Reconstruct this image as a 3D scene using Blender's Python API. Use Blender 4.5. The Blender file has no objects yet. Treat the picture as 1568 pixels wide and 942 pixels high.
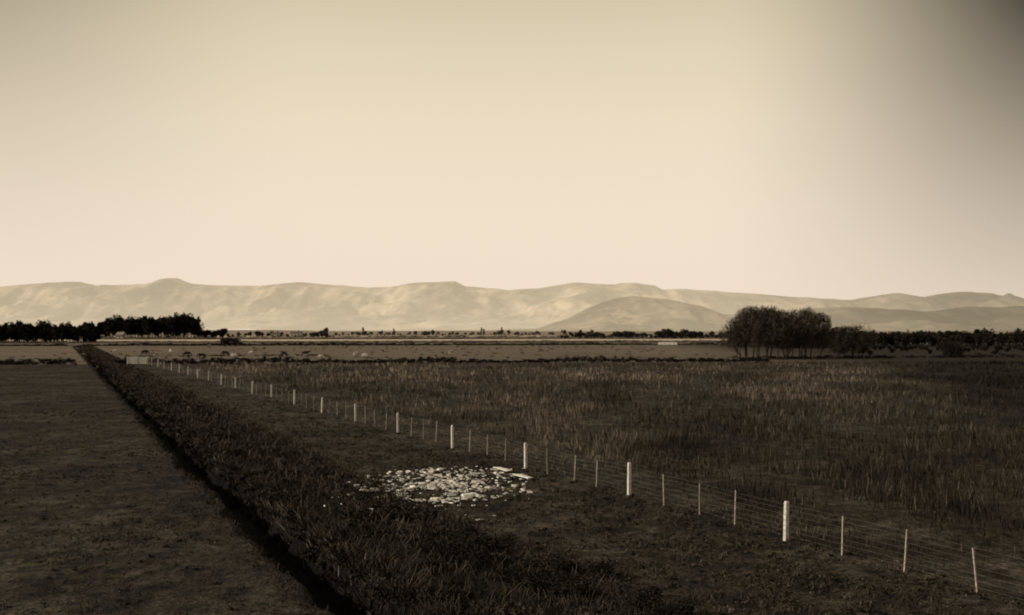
import bpy, math, numpy as np
from mathutils import Vector
R=np.random.default_rng(7)
sc=bpy.context.scene
sc.view_settings.view_transform='Standard'
try: sc.view_settings.look='None'
except: pass
sc.view_settings.exposure=0

TINT=(1.0,0.79,0.565)
# ---------------------------------------------------------------- noise
TB=R.random((256,256))
def vn(x,y):
    x=np.asarray(x,float);y=np.asarray(y,float)
    xi=np.floor(x).astype(int);yi=np.floor(y).astype(int)
    fx=x-xi;fy=y-yi;fx=fx*fx*(3-2*fx);fy=fy*fy*(3-2*fy)
    a=TB[xi&255,yi&255];b=TB[(xi+1)&255,yi&255];c=TB[xi&255,(yi+1)&255];d=TB[(xi+1)&255,(yi+1)&255]
    return (a*(1-fx)+b*fx)*(1-fy)+(c*(1-fx)+d*fx)*fy
def fbm(x,y,o=4):
    s=0;a=.5;t=0
    for i in range(o):
        s=s+a*vn(x*2**i+17.3*i,y*2**i+9.1*i);t+=a;a*=.5
    return s/t
def ridged(x,y,o=4):
    s=0;a=.5;t=0
    for i in range(o):
        s=s+a*(1-np.abs(2*vn(x*2**i+11.3*i,y*2**i+5.7*i)-1));t+=a;a*=.5
    return s/t
def sst(a,b,x):
    t=np.clip((x-a)/(b-a),0,1);return t*t*(3-2*t)
# ---------------------------------------------------------------- layout (metres, camera mast at the origin)
def U(x,y): return (x-7)*.907+y*.420        # distance right of the ditch
def Vv(x,y): return -(x-7)*.420+y*.907
def W(x,y): return (x-8.23)*.8947+(y-29.6)*.4467  # distance right of the fence
def Q(x,y): return y-.11*x
def gz(x,y):
    u=U(x,y);v=Vv(x,y);d=np.hypot(x,y)
    uu=u+.9*(fbm(v/4.5,v*0+3)-.5)+.35*(vn(v/.8,v*0+8)-.5)
    f=1-sst(350,480,v)
    z=-1.1*(1-sst(.25,1.15,np.abs(uu)))*f
    z=z+.12*np.exp(-((u-2.2)/.9)**2)*f
    fade=1-sst(120,260,d)
    z=z+fade*(.30*(fbm(x/7,y/7)-.5)+.18*(fbm(x/1.1+40,y/1.1)-.5))
    return z
# ---------------------------------------------------------------- mesh builder
class MB:
    def __init__(s): s.P=[];s.T=[]
    def q(s,P,T):
        P=np.asarray(P,float);T=np.asarray(T,float)
        if T.ndim==1: T=np.repeat(T[:,None],4,1)
        s.P.append(P);s.T.append(T)
    def obj(s,name,mat,parent=None,smooth=False):
        P=np.concatenate(s.P).reshape(-1,3);T=np.concatenate(s.T).reshape(-1)
        n=len(P);m=n//4
        me=bpy.data.meshes.new(name)
        me.vertices.add(n);me.vertices.foreach_set('co',P.astype(np.float32).ravel())
        me.loops.add(n);me.loops.foreach_set('vertex_index',np.arange(n,dtype=np.int32))
        me.polygons.add(m);me.polygons.foreach_set('loop_start',np.arange(0,n,4,dtype=np.int32))
        me.update(calc_edges=True);me.validate()
        a=me.attributes.new('tone','FLOAT','POINT');a.data.foreach_set('value',T.astype(np.float32))
        me.materials.append(mat)
        o=bpy.data.objects.new(name,me);sc.collection.objects.link(o)
        if parent: o.parent=parent
        return o
def unit(n):
    v=R.normal(size=(n,3));return v/np.linalg.norm(v,axis=1,keepdims=True)
def leaves(mb,c,s,t,el=.55,bias=None):
    n=len(c);a=unit(n)
    if bias is not None:
        a=a*.55+bias;a/=np.linalg.norm(a,axis=1,keepdims=True)
    b=np.cross(a,unit(n));b/=np.linalg.norm(b,axis=1,keepdims=True)+1e-9
    s=np.broadcast_to(np.asarray(s,float),(n,))[:,None]
    A=a*s;B=b*s*el
    P=np.stack([c-A,c-B*.9+A*.1,c+A,c+B*.9+A*.1],1)
    mb.q(P,t)
def clump(mb,x,y,z0,rx,ry,h,n,s,tone,lobes=7,low=.15):
    lc=unit(lobes)*np.array([.62,.62,.55]);lr=R.uniform(.3,.55,lobes)
    k=R.integers(0,lobes,n);r=R.random(n)**.4
    p=lc[k]+unit(n)*(lr[k]*r)[:,None]
    z=(p[:,2]*.5+.5);z=np.clip(z,low*R.random(n),1.15)
    c=np.stack([x+p[:,0]*rx,y+p[:,1]*ry,z0+z*h],1)
    lt=R.uniform(.7,1.35,lobes)[k]
    leaves(mb,c,s*R.uniform(.6,1.4,n),tone*lt*R.uniform(.6,1.4,n))
def blades(mb,x,y,h,w,t0,t1,lean=.35):
    n=len(x);z=gz(x,y)-.02
    ang=R.uniform(0,6.283,n);dx=np.cos(ang)*w;dy=np.sin(ang)*w
    l=R.normal(size=(n,2))*(h*lean)[:,None]
    B0=np.stack([x-dx,y-dy,z],1);B1=np.stack([x+dx,y+dy,z],1)
    T1=np.stack([x+l[:,0]+dx*.25,y+l[:,1]+dy*.25,z+h],1);T0=np.stack([x+l[:,0]-dx*.25,y+l[:,1]-dy*.25,z+h],1)
    mb.q(np.stack([B0,B1,T1,T0],1),np.stack([t0,t0,t1,t1],1))  # dry tips lighter, feet darker: occlusion shade put into the tone
def tube(mb,p0,p1,r0,r1,t,k=5):
    p0=np.array(p0,float);p1=np.array(p1,float);d=p1-p0;d/=np.linalg.norm(d)+1e-9
    a=np.cross(d,[0.3,1,.2]);a/=np.linalg.norm(a);b=np.cross(d,a)
    an=np.arange(k+1)/k*2*math.pi
    ring=np.cos(an)[:,None]*a+np.sin(an)[:,None]*b
    A=p0+ring*r0;Bq=p1+ring*r1
    mb.q(np.stack([A[:-1],A[1:],Bq[1:],Bq[:-1]],1),np.full(k,t))
def box(mb,c,sx,sy,sz,t,yaw=0,top=1.0,cap=0,lean=(0,0)):
    ca,sa=math.cos(yaw),math.sin(yaw)
    def ring(z,k):
        r=[]
        for a,b in((-1,-1),(1,-1),(1,1),(-1,1)):
            X=a*sx/2*k;Y=b*sy/2*k
            r.append((c[0]+X*ca-Y*sa+lean[0]*z,c[1]+X*sa+Y*ca+lean[1]*z,c[2]+z))
        return r
    lv=[ring(0,1),ring(sz-cap,top)]
    if cap: lv.append(ring(sz,top*.6))
    P=[]
    for A,B in zip(lv[:-1],lv[1:]):
        for i in range(4):
            j=(i+1)%4;P.append([A[i],A[j],B[j],B[i]])
    P.append(lv[-1]);P.append(lv[0][::-1])
    mb.q(P,np.full(len(P),t))
# ---------------------------------------------------------------- materials
def mat_base(name):
    m=bpy.data.materials.new(name);m.use_nodes=True
    nt=m.node_tree
    b=nt.nodes['Principled BSDF'];b.inputs['Roughness'].default_value=.9
    b.inputs['Specular IOR Level'].default_value=.12
    return m,nt,b
class N:
    def __init__(s,nt): s.nt=nt
    def m(s,op,a,b=None,c=None,clamp=False):
        n=s.nt.nodes.new('ShaderNodeMath');n.operation=op;n.use_clamp=clamp
        for i,v in enumerate((a,b,c)):
            if v is None: continue
            if isinstance(v,(int,float)): n.inputs[i].default_value=v
            else: s.nt.links.new(v,n.inputs[i])
        return n.outputs[0]
    def noise(s,vec,scale,detail=4,rough=.55):
        n=s.nt.nodes.new('ShaderNodeTexNoise');n.inputs['Scale'].default_value=scale
        n.inputs['Detail'].default_value=detail;n.inputs['Roughness'].default_value=rough
        s.nt.links.new(vec,n.inputs['Vector']);return n.outputs[0]
    def mapping(s,vec,sc_,rot=(0,0,0)):
        n=s.nt.nodes.new('ShaderNodeMapping');n.inputs['Scale'].default_value=sc_;n.inputs['Rotation'].default_value=rot
        s.nt.links.new(vec,n.inputs['Vector']);return n.outputs[0]
    def sm(s,x,a,b,lo=0.,hi=1.):
        n=s.nt.nodes.new('ShaderNodeMapRange');n.interpolation_type='SMOOTHSTEP'
        s.nt.links.new(x,n.inputs[0])
        n.inputs[1].default_value=a;n.inputs[2].default_value=b;n.inputs[3].default_value=lo;n.inputs[4].default_value=hi
        return n.outputs[0]
    def mix(s,f,a,b):
        n=s.nt.nodes.new('ShaderNodeMix');n.data_type='FLOAT'
        for i,v in zip((0,2,3),(f,a,b)):
            if isinstance(v,(int,float)): n.inputs[i].default_value=v
            else: s.nt.links.new(v,n.inputs[i])
        return n.outputs[0]
    def tint(s,v,col=TINT):
        n=s.nt.nodes.new('ShaderNodeVectorMath');n.operation='SCALE'
        n.inputs[0].default_value=col;s.nt.links.new(v,n.inputs['Scale']);return n.outputs[0]
    def ramp(s,x,stops,interp='LINEAR'):
        n=s.nt.nodes.new('ShaderNodeValToRGB');n.color_ramp.interpolation=interp
        e=n.color_ramp.elements
        e[0].position,e[0].color=stops[0][0],(*stops[0][1],1)
        e[1].position,e[1].color=stops[-1][0],(*stops[-1][1],1)
        for p,c in stops[1:-1]:
            k=e.new(p);k.color=(*c,1)
        s.nt.links.new(x,n.inputs[0]);return n.outputs[0]
def tone_mat(name,rough=.9,nscale=3.,namt=.3,col=TINT,trans=False):
    m,nt,b=mat_base(name);n=N(nt)
    at=nt.nodes.new('ShaderNodeAttribute');at.attribute_name='tone'
    g=nt.nodes.new('ShaderNodeNewGeometry')
    f=n.sm(n.noise(g.outputs['Position'],nscale,2),.3,.7,1-namt,1+namt)
    nt.links.new(n.tint(n.m('MULTIPLY',at.outputs['Fac'],f),col),b.inputs['Base Color'])
    b.inputs['Roughness'].default_value=rough
    return m
M_leaf=tone_mat('scrub_foliage',nscale=.8,namt=.25)
M_grass=tone_mat('grass_blades',nscale=.4,namt=.2)
M_rush=tone_mat('rush_stalks',nscale=.15,namt=.2)
M_white=tone_mat('weathered_white_paint',nscale=9,namt=.22,col=(1,.93,.8),rough=.7)
M_wood=tone_mat('weathered_wood',nscale=14,namt=.3,col=(1,.85,.66))
M_wire=tone_mat('galvanised_wire',nscale=20,namt=.2,col=(1,.9,.75),rough=.5)
M_stone=tone_mat('pale_stone',nscale=12,namt=.25,col=(1,.93,.8),rough=.85)
M_bark=tone_mat('willow_bark',nscale=6,namt=.3)
M_wool=tone_mat('fleece',nscale=8,namt=.15,col=(1,.9,.74))

# ground material
M_g,nt,b=mat_base('farmland_ground');n=N(nt)
g=nt.nodes.new('ShaderNodeNewGeometry');pos=g.outputs['Position']
sp=nt.nodes.new('ShaderNodeSeparateXYZ');nt.links.new(pos,sp.inputs[0]);X,Y=sp.outputs[0],sp.outputs[1]
u=n.m('ADD',n.m('MULTIPLY',n.m('SUBTRACT',X,7.),.907),n.m('MULTIPLY',Y,.42))
w=n.m('ADD',n.m('MULTIPLY',n.m('SUBTRACT',X,8.23),.8947),n.m('MULTIPLY',n.m('SUBTRACT',Y,29.6),.4467))
q=n.m('SUBTRACT',Y,n.m('MULTIPLY',X,.11))
n1=n.noise(pos,.12,5);n2=n.noise(pos,1.3,5,.65);n3=n.noise(pos,6,4,.7);n4=n.noise(pos,.4,4,.6)
nl=n.noise(n.mapping(pos,(.02,.12,1)),1,4)
mott=n.m('MULTIPLY',n.m('MULTIPLY',n.m('MULTIPLY',n.sm(n1,.3,.7,.6,1.5),n.sm(n4,.32,.68,.6,1.45)),n.sm(n2,.32,.68,.4,1.7)),n.sm(n3,.32,.68,.5,1.6))
uw=n.m('ADD',u,n.m('MULTIPLY',n.m('SUBTRACT',n2,.5),1.2))
base=n.mix(n.sm(uw,-.6,.2),.033,.013)
base=n.mix(n.sm(uw,4.2,6.0),base,.040)
base=n.mix(n.sm(w,-.6,.4),base,.043)
base=n.m('MULTIPLY',base,n.sm(n.m('SUBTRACT',X,n.m('MULTIPLY',Y,.33)),-2,20,1.,.38))  # right-hand vignette painted into the ground colour as well
zc=sp.outputs[2]
mud=n.m('MULTIPLY',n.sm(zc,-.2,-.5),n.m('LESS_THAN',n.m('ABSOLUTE',u),2.))
base=n.mix(mud,base,.006)
near=n.m('MULTIPLY',base,mott)
qn=n.m('ADD',q,n.m('MULTIPLY',n.m('SUBTRACT',n.noise(pos,.01,3),.5),22.))
qr=n.m('DIVIDE',qn,2000.)
def G(v): return (v,v,v)
bands=n.ramp(qr,[(0,G(.15)),(.10,G(.16)),(.15,G(.19)),(.195,G(.18)),(.208,G(.07)),(.225,G(.22)),(.25,G(.10)),(.272,G(.14)),(.278,G(.62)),(.328,G(.68)),(.336,G(.08)),(.36,G(.22)),(.42,G(.12)),(.44,G(.6)),(.52,G(.62)),(.56,G(.2)),(.7,G(.35)),(1,G(.35))])
far=n.m('MULTIPLY',bands,n.m('MULTIPLY',n.m('MULTIPLY',n.sm(nl,.3,.7,.75,1.25),n.sm(n4,.3,.7,.8,1.2)),n.sm(n2,.3,.7,.75,1.25)))
rx=n.m('MULTIPLY',n.sm(n.m('SUBTRACT',X,n.m('MULTIPLY',Y,.05)),30,75),n.m('LESS_THAN',q,400.))
far=n.mix(rx,far,.032)
tot=n.mix(n.sm(q,184,190),near,far)
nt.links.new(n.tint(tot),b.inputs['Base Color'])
bp=nt.nodes.new('ShaderNodeBump');bp.inputs['Strength'].default_value=1.;bp.inputs['Distance'].default_value=.25
nt.links.new(n.m('ADD',n2,n.m('MULTIPLY',n3,.5)),bp.inputs['Height']);nt.links.new(bp.outputs[0],b.inputs['Normal'])

def hill_mat(name,alb,haze,hc,x0,x1,dk):
    m,nt,b=mat_base(name);n=N(nt)
    g=nt.nodes.new('ShaderNodeNewGeometry');p=g.outputs['Position']
    a=n.sm(n.noise(p,.0024,5,.6),.36,.66,.4,1.4)
    c=n.sm(n.noise(p,.012,4,.6),.3,.7,.75,1.2)
    s=nt.nodes.new('ShaderNodeSeparateXYZ');nt.links.new(p,s.inputs[0])
    lowp=n.m('MULTIPLY',n.sm(n.noise(n.mapping(p,(.003,.0008,.008)),1,5,.7),.54,.60),n.sm(s.outputs[2],240,60))
    v=n.mix(n.m('MULTIPLY',lowp,.85),n.m('MULTIPLY',a,c),.12)
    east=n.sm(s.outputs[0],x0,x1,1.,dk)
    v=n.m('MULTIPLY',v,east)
    nt.links.new(n.tint(n.m('MULTIPLY',v,alb)),b.inputs['Base Color'])
    e=nt.nodes.new('ShaderNodeEmission');e.inputs[0].default_value=(*hc,1)  # aerial haze put in as emission from the slopes themselves
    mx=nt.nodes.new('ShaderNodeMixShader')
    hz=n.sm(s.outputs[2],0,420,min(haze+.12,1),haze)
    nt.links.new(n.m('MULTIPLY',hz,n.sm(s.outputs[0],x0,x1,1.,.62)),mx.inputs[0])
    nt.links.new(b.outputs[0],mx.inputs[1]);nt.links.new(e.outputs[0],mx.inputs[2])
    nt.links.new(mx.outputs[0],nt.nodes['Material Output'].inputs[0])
    return m
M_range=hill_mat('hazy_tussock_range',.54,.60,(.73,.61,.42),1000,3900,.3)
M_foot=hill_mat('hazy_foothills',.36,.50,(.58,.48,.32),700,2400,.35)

# ---------------------------------------------------------------- ground sheet
def grid_mesh(name,Xg,Yg,Zg,mat):
    r,c=Xg.shape;P=np.stack([Xg,Yg,Zg],-1).reshape(-1,3)
    i=np.arange(r*c).reshape(r,c)
    F=np.stack([i[:-1,:-1],i[:-1,1:],i[1:,1:],i[1:,:-1]],-1).reshape(-1)
    me=bpy.data.meshes.new(name);me.vertices.add(len(P));me.vertices.foreach_set('co',P.astype(np.float32).ravel())
    me.loops.add(len(F));me.loops.foreach_set('vertex_index',F.astype(np.int32))
    k=len(F)//4;me.polygons.add(k);me.polygons.foreach_set('loop_start',np.arange(0,k*4,4,dtype=np.int32))
    me.polygons.foreach_set('use_smooth',np.ones(k,dtype=bool))
    me.update(calc_edges=True);me.materials.append(mat)
    o=bpy.data.objects.new(name,me);sc.collection.objects.link(o);return o
us=list(np.arange(-2,2.01,.1))
s=.12;x=2.0
right=[]
while x<22000: s=s*(1.03 if x<60 else 1.12);x+=s;right.append(x)
us=[-a for a in right[::-1]]+us+right
vs=list(np.arange(-30,60,.3));s=.3;x=60
while x<24000: s*=1.035;x+=s;vs.append(x)
Ug,Vg=np.meshgrid(us,vs)
Xg=7+Ug*.907-Vg*.420;Yg=Ug*.420+Vg*.907
grid_mesh('ground',Xg,Yg,gz(Xg,Yg),M_g)

# ---------------------------------------------------------------- mountains
prof=np.array([(-900,450),(-300,445),(0,439),(36,436),(80,432),(115,430),(150,437),(200,435),(240,433),(252,430),(265,424),(280,430),(290,433),(340,436),(400,437),(460,431),(520,436),(560,439),(600,438),(640,432),(680,430),(697,429),(712,437),(780,443),(830,440),(880,432),(940,434),(970,432),(1000,436),(1012,443),(1050,441),(1110,446),(1200,453),(1260,457),(1310,458),(1350,451),(1372,448),(1410,456),(1440,450),(1475,446),(1535,460),(1700,455),(2300,470)],float)
az=(prof[:,0]-784)/1500;el=(505-prof[:,1])/1500
xs=np.linspace(-7500,8500,1000);ys=np.linspace(5200,9600,260)
Xg,Yg=np.meshgrid(xs,ys)
ry=8300+500*(fbm(Xg/1500,Xg*0+2)-.5)
t=Yg/ry
crest=np.interp(Xg/ry,az,el)*ry+6.3
crest=crest+12*(ridged(Xg/260,Xg*0+3,3)-.5)
front=sst(5000/8300,1.0,t)
back=1-sst(1.0,1.2,t)
wx=Xg+420*(fbm(Xg/900,Yg/900)-.5)+160*(fbm(Xg/260+5,Yg/260)-.5)
rd=.5*ridged(wx/1000,Yg/2300,2)+.5*ridged(wx/360+7,Yg/1100+3,3)
cut=(1-rd)*1.7*np.clip(1-front**6,0,1)
Z=crest*(front**.7)*(1-np.clip(cut,0,.9))*np.where(t>1,back,1)
wx2=Xg+150*(fbm(Xg/200+9,Yg/200)-.5)
Z+=95*(ridged(wx2/290,Yg/620+1,3)-.62)*sst(10,140,Z)*(1-.85*sst(.93,1.,t))
Z=np.minimum(Z,crest*t*.99)-4
Z+=8*(fbm(Xg/110,Yg/110)-.5)*sst(0,60,Z)*(1-.6*sst(.93,1,t))
grid_mesh('mountain_range',Xg,Yg,Z,M_range)
pf=np.array([(-900,506),(600,506),(820,500),(870,484),(920,459),(970,449),(1020,454),(1070,466),(1110,479),(1160,476),(1230,470),(1300,466),(1360,471),(1420,475),(1480,466),(1535,469),(1650,462),(1900,460),(2400,480)],float)
az=(pf[:,0]-784)/1500;el=(505-pf[:,1])/1500
xs=np.linspace(-200,6500,520);ys=np.linspace(4000,6400,170);Xg,Yg=np.meshgrid(xs,ys)
ry=5300+300*(fbm(Xg/900,Xg*0+5)-.5);t=Yg/ry
crest=np.maximum(np.interp(Xg/ry,az,el),0)*ry*(1+.12*(fbm(Xg/180,Xg*0+9)-.5))
front=sst(3900/5300,1,t);back=1-sst(1,1.18,t)
wx=Xg+260*(fbm(Xg/500,Yg/500)-.5)
rd=.5*ridged(wx/520,Yg/1500+7,3)+.5*ridged(wx/210,Yg/600,4)
Z=crest*front**.7*(1-np.clip((1-rd)*1.6*(1-front**5),0,.9))*np.where(t>1,back,1)-4
Z+=42*(ridged(Xg/170+.4*fbm(Xg/90,Yg/90),Yg/380+1,3)-.62)*sst(10,90,Z)*(1-.8*sst(.93,1.,t))
grid_mesh('foothills',Xg,Yg,Z,M_foot)

# ---------------------------------------------------------------- grass
def samp(n,d0,d1,side=.66):
    d=d0*(d1/d0)**R.random(n);x=R.uniform(-side,side,n)*(d+6);return x,d
def vignette(x,y): return 1-.68*sst(-2,20,x-.33*y)  # vignette painted into the plant tones, deepening to the right
mb=MB()
x,y=samp(130000,13,185);uu=U(x,y);k=(uu<-.8)&(Q(x,y)<186);x,y=x[k],y[k]
d=np.hypot(x,y);p=fbm(x/3,y/3);k=R.random(len(x))<(.1+2.2*(p-.35));x,y,d,p=x[k],y[k],d[k],p[k]
h=R.uniform(.03,.10,len(x))*(.6+p);t=R.uniform(.012,.07,len(x))*(.3+1.2*fbm(x/1.1+9,y/1.1))
blades(mb,x,y,h,.010+.0005*d,t*.8,t*1.15,.7)
x,y=samp(2800,16,80,.66);uu=U(x,y);k=(uu<-1.0)&(R.random(len(x))<np.exp((uu+1)/7.)+.15);x,y=x[k],y[k]
for a,b_ in zip(x,y):
    dd=math.hypot(a,b_);r_=R.uniform(.08,.24)
    clump(mb,a,b_,float(gz(a,b_))-.04,r_*1.3,r_,R.uniform(.05,.15),int(max(12,40-dd*.5)),.020+.0006*dd,R.uniform(.010,.07),4)
mb.obj('pasture_grass',M_grass)
mb=MB()
x,y=samp(220000,15,185,.6);uu=U(x,y);k=(uu>4.0)&(W(x,y)<.2)&(Q(x,y)<186);x,y=x[k],y[k]
d=np.hypot(x,y);p=fbm(x/1.2,y/1.2);k=R.random(len(x))<(.12+2.4*(p-.38));x,y,d,p=x[k],y[k],d[k],p[k]
h=R.uniform(.04,.14,len(x))*(.5+p);t=R.uniform(.018,.085,len(x))*(.4+1.1*fbm(x/2+3,y/2))*vignette(x,y)
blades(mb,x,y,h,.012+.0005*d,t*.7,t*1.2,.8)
x,y=samp(7500,18,90,.6);k=(U(x,y)>4.5)&(W(x,y)<.6);x,y=x[k],y[k]
for a,b_ in zip(x,y):
    dd=math.hypot(a,b_);r_=R.uniform(.08,.26)
    clump(mb,a,b_,float(gz(a,b_))-.04,r_*1.3,r_,R.uniform(.06,.18),int(max(12,46-dd*.5)),.022+.0006*dd,R.uniform(.012,.09)*float(vignette(a,b_)),4)
mb.obj('rough_grass',M_grass)
mb=MB()
x,y=samp(250000,14,200);k=(W(x,y)>.25)&(Q(x,y)<181);x,y=x[k],y[k];d=np.hypot(x,y)
p=fbm(x/3+2,y/7);p2=fbm(x/14,y/26+5);p3=fbm(x/2.2+4,y/3.5,3)
k=R.random(len(x))<np.clip(.35+2.2*(p-.4),.1,1);x,y,d,p,p2,p3=x[k],y[k],d[k],p[k],p2[k],p3[k]
edge=.35+.65*sst(0,9,W(x,y))
h=R.uniform(.18,.62,len(x))*(.5+p)*edge
t=R.uniform(.026,.062,len(x))*(.6+1.4*sst(.36,.68,p2))*(.4+1.2*p3)*vignette(x,y)
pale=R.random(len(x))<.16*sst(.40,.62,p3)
t=np.where(pale,t+.07*vignette(x,y),t)
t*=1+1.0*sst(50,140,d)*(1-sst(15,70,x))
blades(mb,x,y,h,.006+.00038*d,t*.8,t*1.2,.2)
mb.obj('rush_field',M_rush)

# ---------------------------------------------------------------- scrub on the ditch bank
mb=MB()
v=18.
while v<430:
    step=.36+v*.013
    for _ in range(3 if v<80 else 2):
        u_=R.uniform(.95,5.3-1.0*sst(60,200,v));vv=v+R.uniform(-.6,.6)
        xx=7+u_*.907-vv*.42;yy=u_*.42+vv*.907
        mid=1-abs(u_-2.9)/3.2
        big=sst(.42,.62,float(vn(vv/3.5,u_/2.)))
        hh=(R.uniform(.08,.26)+.75*mid*R.random()*big)*(1-.5*sst(45,130,vv))
        if v<36: hh*=1.2
        s=.026+.0010*vv
        nn=int(np.clip(460-vv*3.0,60,420))
        rr=R.uniform(.35,.8)*(1+v/150)
        clump(mb,xx,yy,float(gz(xx,yy))-.1,rr,rr,hh,nn,s,R.uniform(.011,.048)*(1+.5*sst(40,150,vv)))
    v+=step
for i in range(40):
    u_=R.uniform(3.2,6.6);vv=R.uniform(15,31)-max(0,u_-4.6)*1.5
    xx=7+u_*.907-vv*.42;yy=u_*.42+vv*.907;rr=R.uniform(.35,.75)
    clump(mb,xx,yy,float(gz(xx,yy))-.1,rr,rr,R.uniform(.35,.75),650,.034,R.uniform(.010,.026),9)
v=18.
while v<260:
    for _ in range(2):
        u_=R.uniform(.45,1.35);xx=7+u_*.907-v*.42;yy=u_*.42+v*.907
        rr=R.uniform(.2,.4)*(1+v/150);clump(mb,xx,yy,float(gz(xx,yy))-.12,rr,rr,R.uniform(.2,.42),int(np.clip(170-v,40,150)),.024+.001*v,R.uniform(.01,.032),5)
    v+=.2+v*.009
v=np.exp(R.uniform(math.log(16),math.log(400),20000));u_=np.where(R.random(len(v))<.8,R.normal(1.1,.35,len(v)),R.normal(-1.15,.2,len(v)))
x=7+u_*.907-v*.42;y=u_*.42+v*.907;t=R.uniform(.012,.07,len(v))
blades(mb,x,y,np.where(u_<0,.4,1)*R.uniform(.1,.36,len(v)),.008+.0004*v,t*.6,t*1.2,.7)
v=np.exp(R.uniform(math.log(16),math.log(400),16000));u_=R.uniform(1,5.8,len(v))
x=7+u_*.907-v*.42;y=u_*.42+v*.907;t=R.uniform(.02,.09,len(v))
blades(mb,x,y,R.uniform(.1,.4,len(v)),.008+.0004*v,t*.5,t*1.2,.6)
# small flecks of dry grass along the sunlit lip
n_=1500;v=np.exp(R.uniform(math.log(22),math.log(130),n_));k=fbm(v/1.3,v*0+2)>.52;v=v[k];n_=len(v)
u_=R.normal(.85,.13,n_);x=7+u_*.907-v*.42;y=u_*.42+v*.907;t=R.uniform(.06,.26,n_)
blades(mb,x,y,R.uniform(.08,.2,n_)+.12,.012+.0003*v,t*.8,t,.8)
mb.obj('bank_scrub',M_leaf)

# ---------------------------------------------------------------- stone scatter and boards
mb=MB();cnt=0
cube=np.array([(-1,-1,-1),(1,-1,-1),(1,1,-1),(-1,1,-1),(-1,-1,1),(1,-1,1),(1,1,1),(-1,1,1)],float)
F=[(0,3,2,1),(4,5,6,7),(0,1,5,4),(1,2,6,5),(2,3,7,6),(3,0,4,7)]
while cnt<900:
    a=R.normal(size=2)
    sx=-2.7+a[0]*1.75;sy=39.6+a[1]*3.0+.25*a[0]
    if sy>45 or sy<32 or sx<-6.8 or sx>.7: continue
    if fbm(sx*1.0,sy*.9+3)<.46 and R.random()<.88: continue
    s=R.uniform(.016,.055)*(1.8 if R.random()<.15 else 1)
    P=cube*np.array([s*R.uniform(.9,2.4),s*R.uniform(.7,1.4),s*R.uniform(.3,.6)])
    P=P*R.uniform(.5,1.15,(8,1));an=R.uniform(-.8,.8);ca,sa=math.cos(an),math.sin(an)
    P=np.stack([P[:,0]*ca-P[:,1]*sa+sx,P[:,0]*sa+P[:,1]*ca+sy,P[:,2]+float(gz(sx,sy))+s*.4+.05],1)
    mb.q([P[list(f)] for f in F],np.full(6,R.uniform(.35,.95)));cnt+=1
mb.obj('scattered_white_stones',M_stone)
for (a,b_,wd_) in(((-.75,44.5),(-.1,43.3),.28),((.1,42.5),(.8,41.3),.24)):
    mb=MB()
    L=math.hypot(b_[0]-a[0],b_[1]-a[1]);yaw=math.atan2(b_[1]-a[1],b_[0]-a[0])
    cx,cy=(a[0]+b_[0])/2,(a[1]+b_[1])/2
    for o_,l_,t_ in((-.07,L,.8),(.08,L*.86,.65)):
        box(mb,(cx-math.sin(yaw)*o_*wd_*4,cy+math.cos(yaw)*o_*wd_*4,float(gz(cx,cy))+.12),l_,wd_*.5,.04,t_,yaw+o_*.4,.985,.01)
    mb.obj('white_board',M_white)

# ---------------------------------------------------------------- wire fence
fence=bpy.data.objects.new('wire_fence',None);sc.collection.objects.link(fence)
mp=MB();mbt=MB();mw=MB()
F0=np.array([8.23,29.6]);FD=np.array([-3.8,7.61]);yawf=math.atan2(FD[1],FD[0])
for k in range(-3,21):
    p=F0+FD*k;z=float(gz(p[0],p[1]))
    box(mp,(p[0],p[1],z-.15),.13,.12,1.36+R.uniform(-.06,.05),R.uniform(.55,.78),yawf+R.normal()*.06,.9,.04,lean=R.normal(size=2)*.02)
    for f in(.25,.5,.75):
        if k==20: break
        pp=F0+FD*(k+f+R.uniform(-.03,.03));zz=float(gz(pp[0],pp[1]))
        box(mbt,(pp[0],pp[1],zz-.03),.045,.035,1.16+R.uniform(-.08,.03),R.uniform(.22,.42),yawf+R.normal()*.1,.85,lean=R.normal(size=2)*.035)
nrm=np.array([.8947,.4467])
for hgt in(.18,.33,.48,.64,.8,.96,1.1):
    for k in range(-3,20):
        for s_ in range(4):
            a=F0+FD*(k+s_/4);b_=F0+FD*(k+(s_+1)/4)
            def zz(pt): return float(gz(pt[0],pt[1]))+hgt
            tube(mw,(*(a-nrm*.08),zz(a)),(*(b_-nrm*.08),zz(b_)),.0035,.0035,.17,3)
mp.obj('fence_posts',M_white,fence);mbt.obj('battens',M_wood,fence);mw.obj('wires',M_wire,fence)

gate=bpy.data.objects.new('field_gate',None);sc.collection.objects.link(gate)
mb=MB();gx,gy=-67.2,176.
for i in range(5): box(mb,(gx,gy,.2+i*.25),3.4,.05,.17,.5,.05)
for xx in(-1.75,1.75): box(mb,(gx+xx,gy+xx*.05,-.1),.18,.18,1.6,.5,0,.9,.05)
for xx in(-1.5,0,1.5): box(mb,(gx+xx,gy-.06,.15),.1,.04,1.2,.45)
mb.obj('gate_boards',M_white,gate)
rail=bpy.data.objects.new('white_rail_fence',None);sc.collection.objects.link(rail)
mb=MB();gx,gy=62.5,394.
for i in range(5): box(mb,(gx-3.6+i*1.8,gy,0),.2,.2,1.3,.8,0,.9,.05)
for zz_ in(.35,.7,1.02): box(mb,(gx,gy-.13,zz_),7.6,.05,.24,.85)
mb.obj('rails',M_white,rail)

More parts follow.
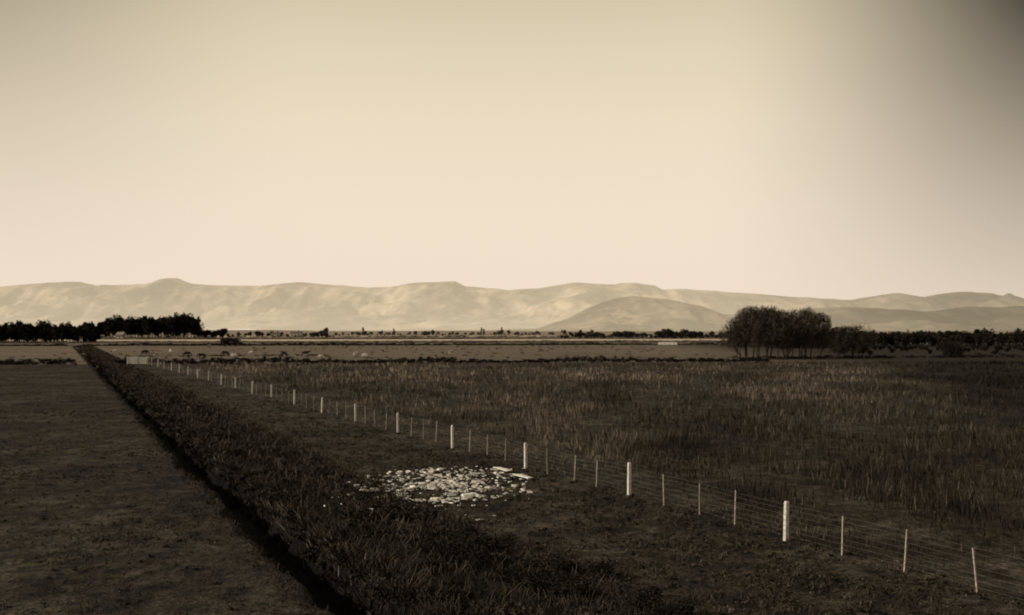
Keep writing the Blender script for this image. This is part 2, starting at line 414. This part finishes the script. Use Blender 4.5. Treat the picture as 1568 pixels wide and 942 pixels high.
# ---------------------------------------------------------------- hedgerows
def hedge(name,q0,x0,x1,h,wd,tone,leaf,step,dens=60,gap=.1):
    mb=MB();x=x0
    while x<x1:
        y=q0+.11*x+R.normal()*.4*wd
        if abs(U(x,y))>3 and R.random()>gap:
            hh=h*R.uniform(.6,1.2)*(.6+.8*vn(x/15.,q0))
            clump(mb,x,y,-.1,step*R.uniform(.9,1.9),wd*R.uniform(.7,1.2),hh,dens,leaf,tone*R.uniform(.7,1.3))
        x+=step*R.uniform(.6,1.2)
    return mb.obj(name,M_leaf)
hedge('hedgerow',187,-150,50,1.15,1.4,.012,.14,.7,150,.01)
hedge('hedgerow',402,-330,90,1.2,1.8,.016,.28,1.6,90,.03)
hedge('hedgerow',470,-120,140,.6,1.6,.03,.25,2.6,50,.4)
hedge('hedgerow',535,-300,240,.6,2,.02,.25,2.2,60,.05)
hedge('hedgerow',672,-300,300,.9,3,.02,.35,2.8,60,.05)
hedge('hedgerow',860,-400,420,1.4,3,.03,.5,4,60,.25)
hedge('hedgerow',210,50,150,1.0,1.5,.015,.2,1.4,60,.15)
mb=MB()
for i in range(240):
    x=R.uniform(-115,50);y=R.uniform(196,380)+.11*x
    if i<50: x=R.uniform(-95,-45);y=233+.3*(x+70)+R.normal()*2
    rr=R.uniform(.3,.7)
    clump(mb,x,y,-.05,rr*1.5,rr,R.uniform(.2,.5),44,.13,R.uniform(.02,.08))
mb.obj('tussocks',M_leaf)

# ---------------------------------------------------------------- willows
def willow(name,x0,y0,base_w,crown_w,H,stems,lean,ntw,tone,skirt=.3):
    root=bpy.data.objects.new(name,None);sc.collection.objects.link(root)
    mt=MB();mc=MB();tips=[]
    for i in range(stems):
        a=(i+.5)/stems*2-1+R.normal()*.08
        bx=x0+a*base_w/2;by=y0+R.uniform(-.3,.3)*base_w
        r=R.uniform(.1,.2);p=np.array([bx,by,-.2])
        tx=x0+a*crown_w*.40+lean*H*.10;dome=math.sqrt(max(.15,1-(a*.85)**2))
        top=np.array([tx+R.normal()*.5,by+R.normal()*1.8,H*.86*dome*R.uniform(.85,1.05)])
        segs=6;prev=p
        for s_ in range(1,segs+1):
            f=s_/segs
            nx=p+(top-p)*np.array([f**1.25,f**1.2,f])+R.normal(size=3)*.12
            tube(mt,prev,nx,r*(1-.8*(f-1/segs)),r*(1-.8*f),.03*R.uniform(.7,1.3))
            if f>.3:
                for _ in range(5):
                    dd=np.array([R.normal()*.9+lean*.3+a*.5,R.normal()*.9,R.uniform(.5,1.5)]);dd/=np.linalg.norm(dd)
                    L=R.uniform(.9,2.1);e=nx+dd*L
                    if e[2]>H*.97: e[2]=H*R.uniform(.88,.98)
                    tube(mt,nx,e,r*.3*(1-.6*f),.012,.03,3)
                    tips.append((nx+dd*L*.3,e))
            prev=nx
    tips=np.array(tips);k=R.integers(0,len(tips),ntw);f=R.random(ntw)[:,None]
    A=tips[k,0];B=tips[k,1];c=A+(B-A)*f*1.1+R.normal(size=(ntw,3))*np.array([.55,.5,.45])
    c[:,2]=np.where(c[:,2]<H*skirt,c[:,2]+R.uniform(0,.35,ntw)*H,c[:,2])
    bias=(B-A)/np.linalg.norm(B-A,axis=1,keepdims=True)*.7+np.array([lean*.5,0,.7])
    ct=(R.uniform(.6,1.5,len(tips))[k])*tone*R.uniform(.6,1.4,ntw)
    leaves(mc,c,R.uniform(.16,.36,ntw),ct,.2,bias)
    m_=int(ntw*2.4);dv=unit(m_);dv[:,2]=np.abs(dv[:,2])**.8
    rr=R.uniform(.2,1,m_)**.5;bump=1+.15*(fbm(dv[:,0]*5+x0,dv[:,2]*5+dv[:,1]*2)-.5)*2
    c=np.stack([x0+lean*H*.12*dv[:,2]+np.sign(dv[:,0])*np.abs(dv[:,0])**.95*crown_w*.5*rr*bump,y0+dv[:,1]*crown_w*.4*rr*bump,H*skirt*.75+dv[:,2]*(H*(1-skirt*.75))*rr*np.minimum(bump,1.06)],1)
    keep=R.random(m_)<np.clip(3.4*(fbm(c[:,0]/1.1,c[:,2]/1.6+c[:,1]/2)-.29),.04,1);c=c[keep];dv=dv[keep]
    st=fbm((c[:,0]-c[:,2]*.45*lean)/.8+4,c[:,2]/4.+c[:,1]/2)
    tn=tone*(.2+1.8*st)*R.uniform(.6,1.5,len(c))
    leaves(mc,c,R.uniform(.16,.42,len(c)),tn,.17,dv*.5+np.array([lean*.6,0,.8]))
    mt.obj('trunks_and_limbs',M_bark,root);mc.obj('twigs_and_leaves',M_leaf,root)
willow('willow_tree',53.2,210,10.5,17.2,11.2,15,.4,15000,.038)
willow('willow_tree',62.6,212,7.5,13.0,10.8,9,1.0,9500,.052,.28)
willow('willow_tree',81,236,6,9.5,7.2,8,.4,5500,.026,.12)
willow('willow_tree',101,225,2.4,4.6,3.4,5,.1,1500,.018,.08)

# ---------------------------------------------------------------- distant tree masses
def trees(name,items,tone,leaf,dn=1.):
    mb=MB()
    for (x,y,w_,h) in items:
        tube(mb,(x,y,-.2),(x+R.normal()*.3,y,h*.6),w_*.05+.1,.08,.02,4)
        n_=int(np.clip(w_*h*5/leaf*dn,90,900))
        clump(mb,x,y,h*.04,w_/2*1.25,w_/2*1.1,h,n_,leaf,tone*R.uniform(.7,1.3),9,.1)
    return mb.obj(name,M_leaf)
def row(px0,px1,d,hpx,step,jit=.25,dj=15,hf=None,gap=0):
    out=[];px=px0
    while px<px1:
        dd=d+R.normal()*dj;h=hpx*(1+np.clip(R.normal(),-1.6,1.6)*jit)*dd/1500
        if hf: h*=hf(px)
        if R.random()>=gap:
            h=max(h,1.2);out.append(((px-784)/1500*dd,dd,min(h*.9,h*.4+step*dd/1500*1.0),h))
        px+=step*R.uniform(.6,1.3)
    return out
trees('left_shelterbelt_trees',row(-60,150,470,29,4.5,.13,12,lambda p:1.0 if p<115 else .7),.014,.55,2)
trees('pine_plantation',row(128,306,790,31,4.2,.11,20,lambda p:.75 if p<165 else (1.1 if p>240 else 1))+row(306,345,790,11,6,.2,15),.013,.9,2.6)
trees('shrub',[(-108.5,378,6,3.3),(-111,379,4,2.9),(-106,377,4,2.6)],.02,.35,2)
trees('farmstead_trees',row(482,505,790,13,6,.25,12)+row(350,480,900,7,8,.3,20),.03,.7,1.5)
trees('distant_tree_row',row(510,905,1150,4.2,5,.6,60,None,.15),.09,.8,1.4)  # pale leaf tone stands in for distance haze
pop=[]
for px in(737,741,768,556,603): 
    dd=1100+R.normal()*30;pop.append(((px-784)/1500*dd,dd,2.2,R.uniform(6,10)))
trees('poplar_row',pop,.07,.7)
trees('hedge_trees',row(860,1120,760,7.5,5,.3,30)+row(1015,1075,700,14,7,.15,15),.028,.7,1.6)
trees('right_shelterbelt_trees',row(1318,1720,378,22,4,.13,10)+row(1240,1340,520,18,6,.2,20),.020,.45,2.0)
trees('scrub_thicket',row(1290,1700,300,6,6,.35,25),.014,.35)

# ---------------------------------------------------------------- farmhouses
M_roof=tone_mat('iron_roof',nscale=1.5,namt=.2,col=(1,.85,.65),rough=.6)
def house(x,y,L,D,hw,hr,wall,roof):
    root=bpy.data.objects.new('farmhouse',None);sc.collection.objects.link(root)
    a=MB();box(a,(x,y,-.1),L,D,hw+.1,wall)
    a.q([[(x-L/2,y-D/2,hw),(x-L/2,y+D/2,hw),(x-L/2,y,hw+hr),(x-L/2,y,hw+hr)],[(x+L/2,y-D/2,hw),(x+L/2,y+D/2,hw),(x+L/2,y,hw+hr),(x+L/2,y,hw+hr)]],np.full(2,wall))
    a.obj('walls',M_white,root)
    r=MB();e=.4
    for s_ in(-1,1):
        r.q([[(x-L/2-e,y+s_*(D/2+e),hw-.15),(x+L/2+e,y+s_*(D/2+e),hw-.15),(x+L/2+e,y,hw+hr+.1),(x-L/2-e,y,hw+hr+.1)]],np.full(1,roof))
    r.obj('roof',M_roof,root)
    c=MB();box(c,(x+L*.2,y+.4,hw),.8,.6,hr+1.2,.15);c.obj('chimney',M_roof,root)
    w_=MB()
    for f in(-.33,.33): box(w_,(x+f*L,y-D/2-.03,.9),1.2,.06,1.3,.03)
    box(w_,(x,y-D/2-.03,.05),1.0,.06,2.05,.05);w_.obj('windows_and_door',M_roof,root)
house(-187,850,9,7,2.8,2.0,.6,.14)
house(-296,742,5,5,2.8,1.6,.5,.3)
house(-206,856,6,6,2.6,1.6,.5,.12)

# ---------------------------------------------------------------- animals (skin-modified skeletons)
def beast(nm,grazing,mat,cow=False,wool=.45):
    if not cow:
        J=[((0,0,.66),(.21,.23)),((.32,0,.68),(.20,.23)),((-.34,0,.67),(.19,.22)),
           ((.52,0,.74),(.11,.13))]
        if grazing: J+=[((.70,0,.48),(.075,.08)),((.80,0,.22),(.07,.075)),((.86,0,.08),(.04,.045))]
        else: J+=[((.62,0,.92),(.08,.09)),((.76,0,.98),(.075,.08)),((.9,0,.9),(.04,.045))]
        E=[(0,1),(0,2),(1,3),(3,4),(4,5),(5,6)]
        lx,hx,ly,k0,r=.33,-.36,.13,.62,1.
    else:
        J=[((0,0,.98),(.34,.36)),((.55,0,1.0),(.30,.36)),((-.6,0,1.02),(.30,.33)),
           ((.88,0,1.12),(.17,.22))]
        if grazing: J+=[((1.12,0,.75),(.12,.14)),((1.28,0,.38),(.12,.12)),((1.36,0,.12),(.08,.08))]
        else: J+=[((1.08,0,1.3),(.13,.15)),((1.28,0,1.32),(.13,.13)),((1.55,0,1.16),(.08,.08))]
        E=[(0,1),(0,2),(1,3),(3,4),(4,5),(5,6)]
        lx,hx,ly,k0,r=.58,-.66,.2,.9,1.7
    hgt=J[0][0][2]
    for sy in(-1,1):
        i=len(J);J+=[((lx,ly*sy,hgt*.72),(.075*r,.08*r)),((lx+.02*r,ly*sy,hgt*.42),(.042*r,.045*r)),((lx,ly*sy,.02),(.035*r,.035*r))];E+=[(1,i),(i,i+1),(i+1,i+2)]
        i=len(J);J+=[((hx+.03*r,ly*sy,hgt*.72),(.09*r,.1*r)),((hx-.09*r,ly*sy,hgt*.4),(.042*r,.045*r)),((hx-.05*r,ly*sy,.02),(.035*r,.035*r))];E+=[(2,i),(i,i+1),(i+1,i+2)]
        i=len(J);h=J[5][0];J+=[((h[0]-.03,.14*sy*r*.8,h[2]+.03),(.02*r,.02*r))];E+=[(5,i)]
    i=len(J);t=J[2][0];J+=[((t[0]-.24*r*.8,0,t[2]-.05),(.03*r,.03*r)),((t[0]-.27*r*.8,0,t[2]-.3*r*.8),(.02*r,.02*r))];E+=[(2,i),(i,i+1)]
    me=bpy.data.meshes.new(nm);me.from_pydata([j[0] for j in J],E,[])
    o=bpy.data.objects.new(nm,me);sc.collection.objects.link(o)
    sk=o.modifiers.new('s','SKIN')
    for v_,j in zip(me.skin_vertices[0].data,J): v_.radius=j[1]
    me.skin_vertices[0].data[0].use_root=True
    ss=o.modifiers.new('ss','SUBSURF');ss.levels=1
    dg=bpy.context.evaluated_depsgraph_get();dg.update()
    nm2=bpy.data.meshes.new_from_object(o.evaluated_get(dg))
    bpy.data.objects.remove(o)
    a=nm2.attributes.new('tone','FLOAT','POINT')
    co=np.zeros(len(nm2.vertices)*3,np.float32);nm2.vertices.foreach_get('co',co);co=co.reshape(-1,3)
    if cow: tn=np.full(len(co),.014)
    else:
        tn=np.where(co[:,2]<.3*hgt,.15,wool);tn=np.where(co[:,0]>.78,.12,tn)
    a.data.foreach_set('value',tn.astype(np.float32))
    nm2.materials.clear();nm2.materials.append(mat)
    for p_ in nm2.polygons:p_.use_smooth=True
    return nm2
sg,ss_=beast('sheep_grazing',True,M_wool,wool=.48),beast('sheep_standing',False,M_wool,wool=.4)
cg,cs=beast('cow_grazing',True,M_bark,True),beast('cow_standing',False,M_bark,True)
def place(me,nm,px,py,rot,s=1.):
    d=9450/(py-505);o=bpy.data.objects.new(nm,me);o.location=((px-784)/1500*d,d,float(gz((px-784)/1500*d,d))-.01)
    o.rotation_euler=(0,0,rot);o.scale=(s,s,s);sc.collection.objects.link(o)
for px,py,rot,g_ in[(177,541,.4,1),(239,547,1.2,0),(262,541,2.3,1),(360,549,3.1,1),(385,544,.2,1),(493,550,3.2,1),(560,548,2.9,1),(545,546,.6,1),(690,543,.9,1)]:
    place(sg if g_ else ss_,'sheep',px,py,rot,R.uniform(1.15,1.3))
for px,py,rot,g_ in[(468,545,.1,0),(310,549,3.1,1),(286,546,.2,1),(436,546,2.6,1),(346,545,3.,1),(222,543,.1,1)]:
    place(cg if g_ else cs,'cow',px,py,rot,.9)

# ---------------------------------------------------------------- light
to_sun=Vector((-.90,-.30,0)).normalized();elv=math.radians(25)
to_sun=Vector((to_sun.x*math.cos(elv),to_sun.y*math.cos(elv),math.sin(elv)))
L=bpy.data.lights.new('sun','SUN');L.energy=3.1;L.angle=math.radians(.5);L.color=(1,.93,.82)
so=bpy.data.objects.new('sun',L);so.rotation_euler=to_sun.to_track_quat('Z','Y').to_euler();so.location=(-50,-30,60);sc.collection.objects.link(so)
wd=bpy.data.worlds.new('World');sc.world=wd;wd.use_nodes=True;nt=wd.node_tree;n=N(nt)
bg=nt.nodes['Background'];bg.inputs[1].default_value=.1
sky=nt.nodes.new('ShaderNodeTexSky');sky.sky_type='NISHITA';sky.sun_disc=False;sky.sun_elevation=elv;sky.sun_rotation=math.atan2(to_sun.x,to_sun.y);sky.dust_density=3
bw=nt.nodes.new('ShaderNodeRGBToBW');nt.links.new(sky.outputs[0],bw.inputs[0])
tc=nt.nodes.new('ShaderNodeTexCoord');sp=nt.nodes.new('ShaderNodeSeparateXYZ');nt.links.new(tc.outputs['Generated'],sp.inputs[0])
cr=n.ramp(sp.outputs[2],[(0,(.99,.83,.67)),(.12,(.99,.84,.67)),(.20,(.95,.81,.62)),(.27,(.86,.74,.54)),(.33,(.72,.63,.44)),(.6,(.36,.31,.21)),(1,(.26,.22,.15))])
rt=n.m('MULTIPLY',n.sm(sp.outputs[0],.18,.54),n.m('ADD',.12,n.m('MULTIPLY',n.m('MAXIMUM',sp.outputs[2],0),3.3)))
lf=n.m('MULTIPLY',n.sm(sp.outputs[0],-.18,-.58),n.m('MULTIPLY',n.m('POWER',n.m('MAXIMUM',sp.outputs[2],0.0001),1.6),3.8))
fac=n.m('MAXIMUM',n.m('SUBTRACT',n.m('SUBTRACT',1.,rt),lf),.12)
v1=nt.nodes.new('ShaderNodeVectorMath');v1.operation='SCALE';nt.links.new(cr,v1.inputs[0]);nt.links.new(n.m('MULTIPLY',fac,8.7),v1.inputs['Scale'])
v2=n.tint(n.m('MULTIPLY',n.m('MINIMUM',bw.outputs[0],12.),.06),(1,.85,.66))
ad=nt.nodes.new('ShaderNodeVectorMath');ad.operation='ADD';nt.links.new(v1.outputs[0],ad.inputs[0]);nt.links.new(v2,ad.inputs[1])
nt.links.new(ad.outputs[0],bg.inputs[0])

cam=bpy.data.cameras.new('camera');cam.lens=34.45;cam.sensor_width=36;cam.clip_start=.1;cam.clip_end=60000
# old box-camera lens, focused short: soft distance
cam.dof.use_dof=True;cam.dof.focus_distance=8.0;cam.dof.aperture_fstop=2.7
co=bpy.data.objects.new('camera',cam);co.location=(0,0,6.3);co.rotation_euler=(math.radians(91.3),0,0);sc.collection.objects.link(co);sc.camera=co
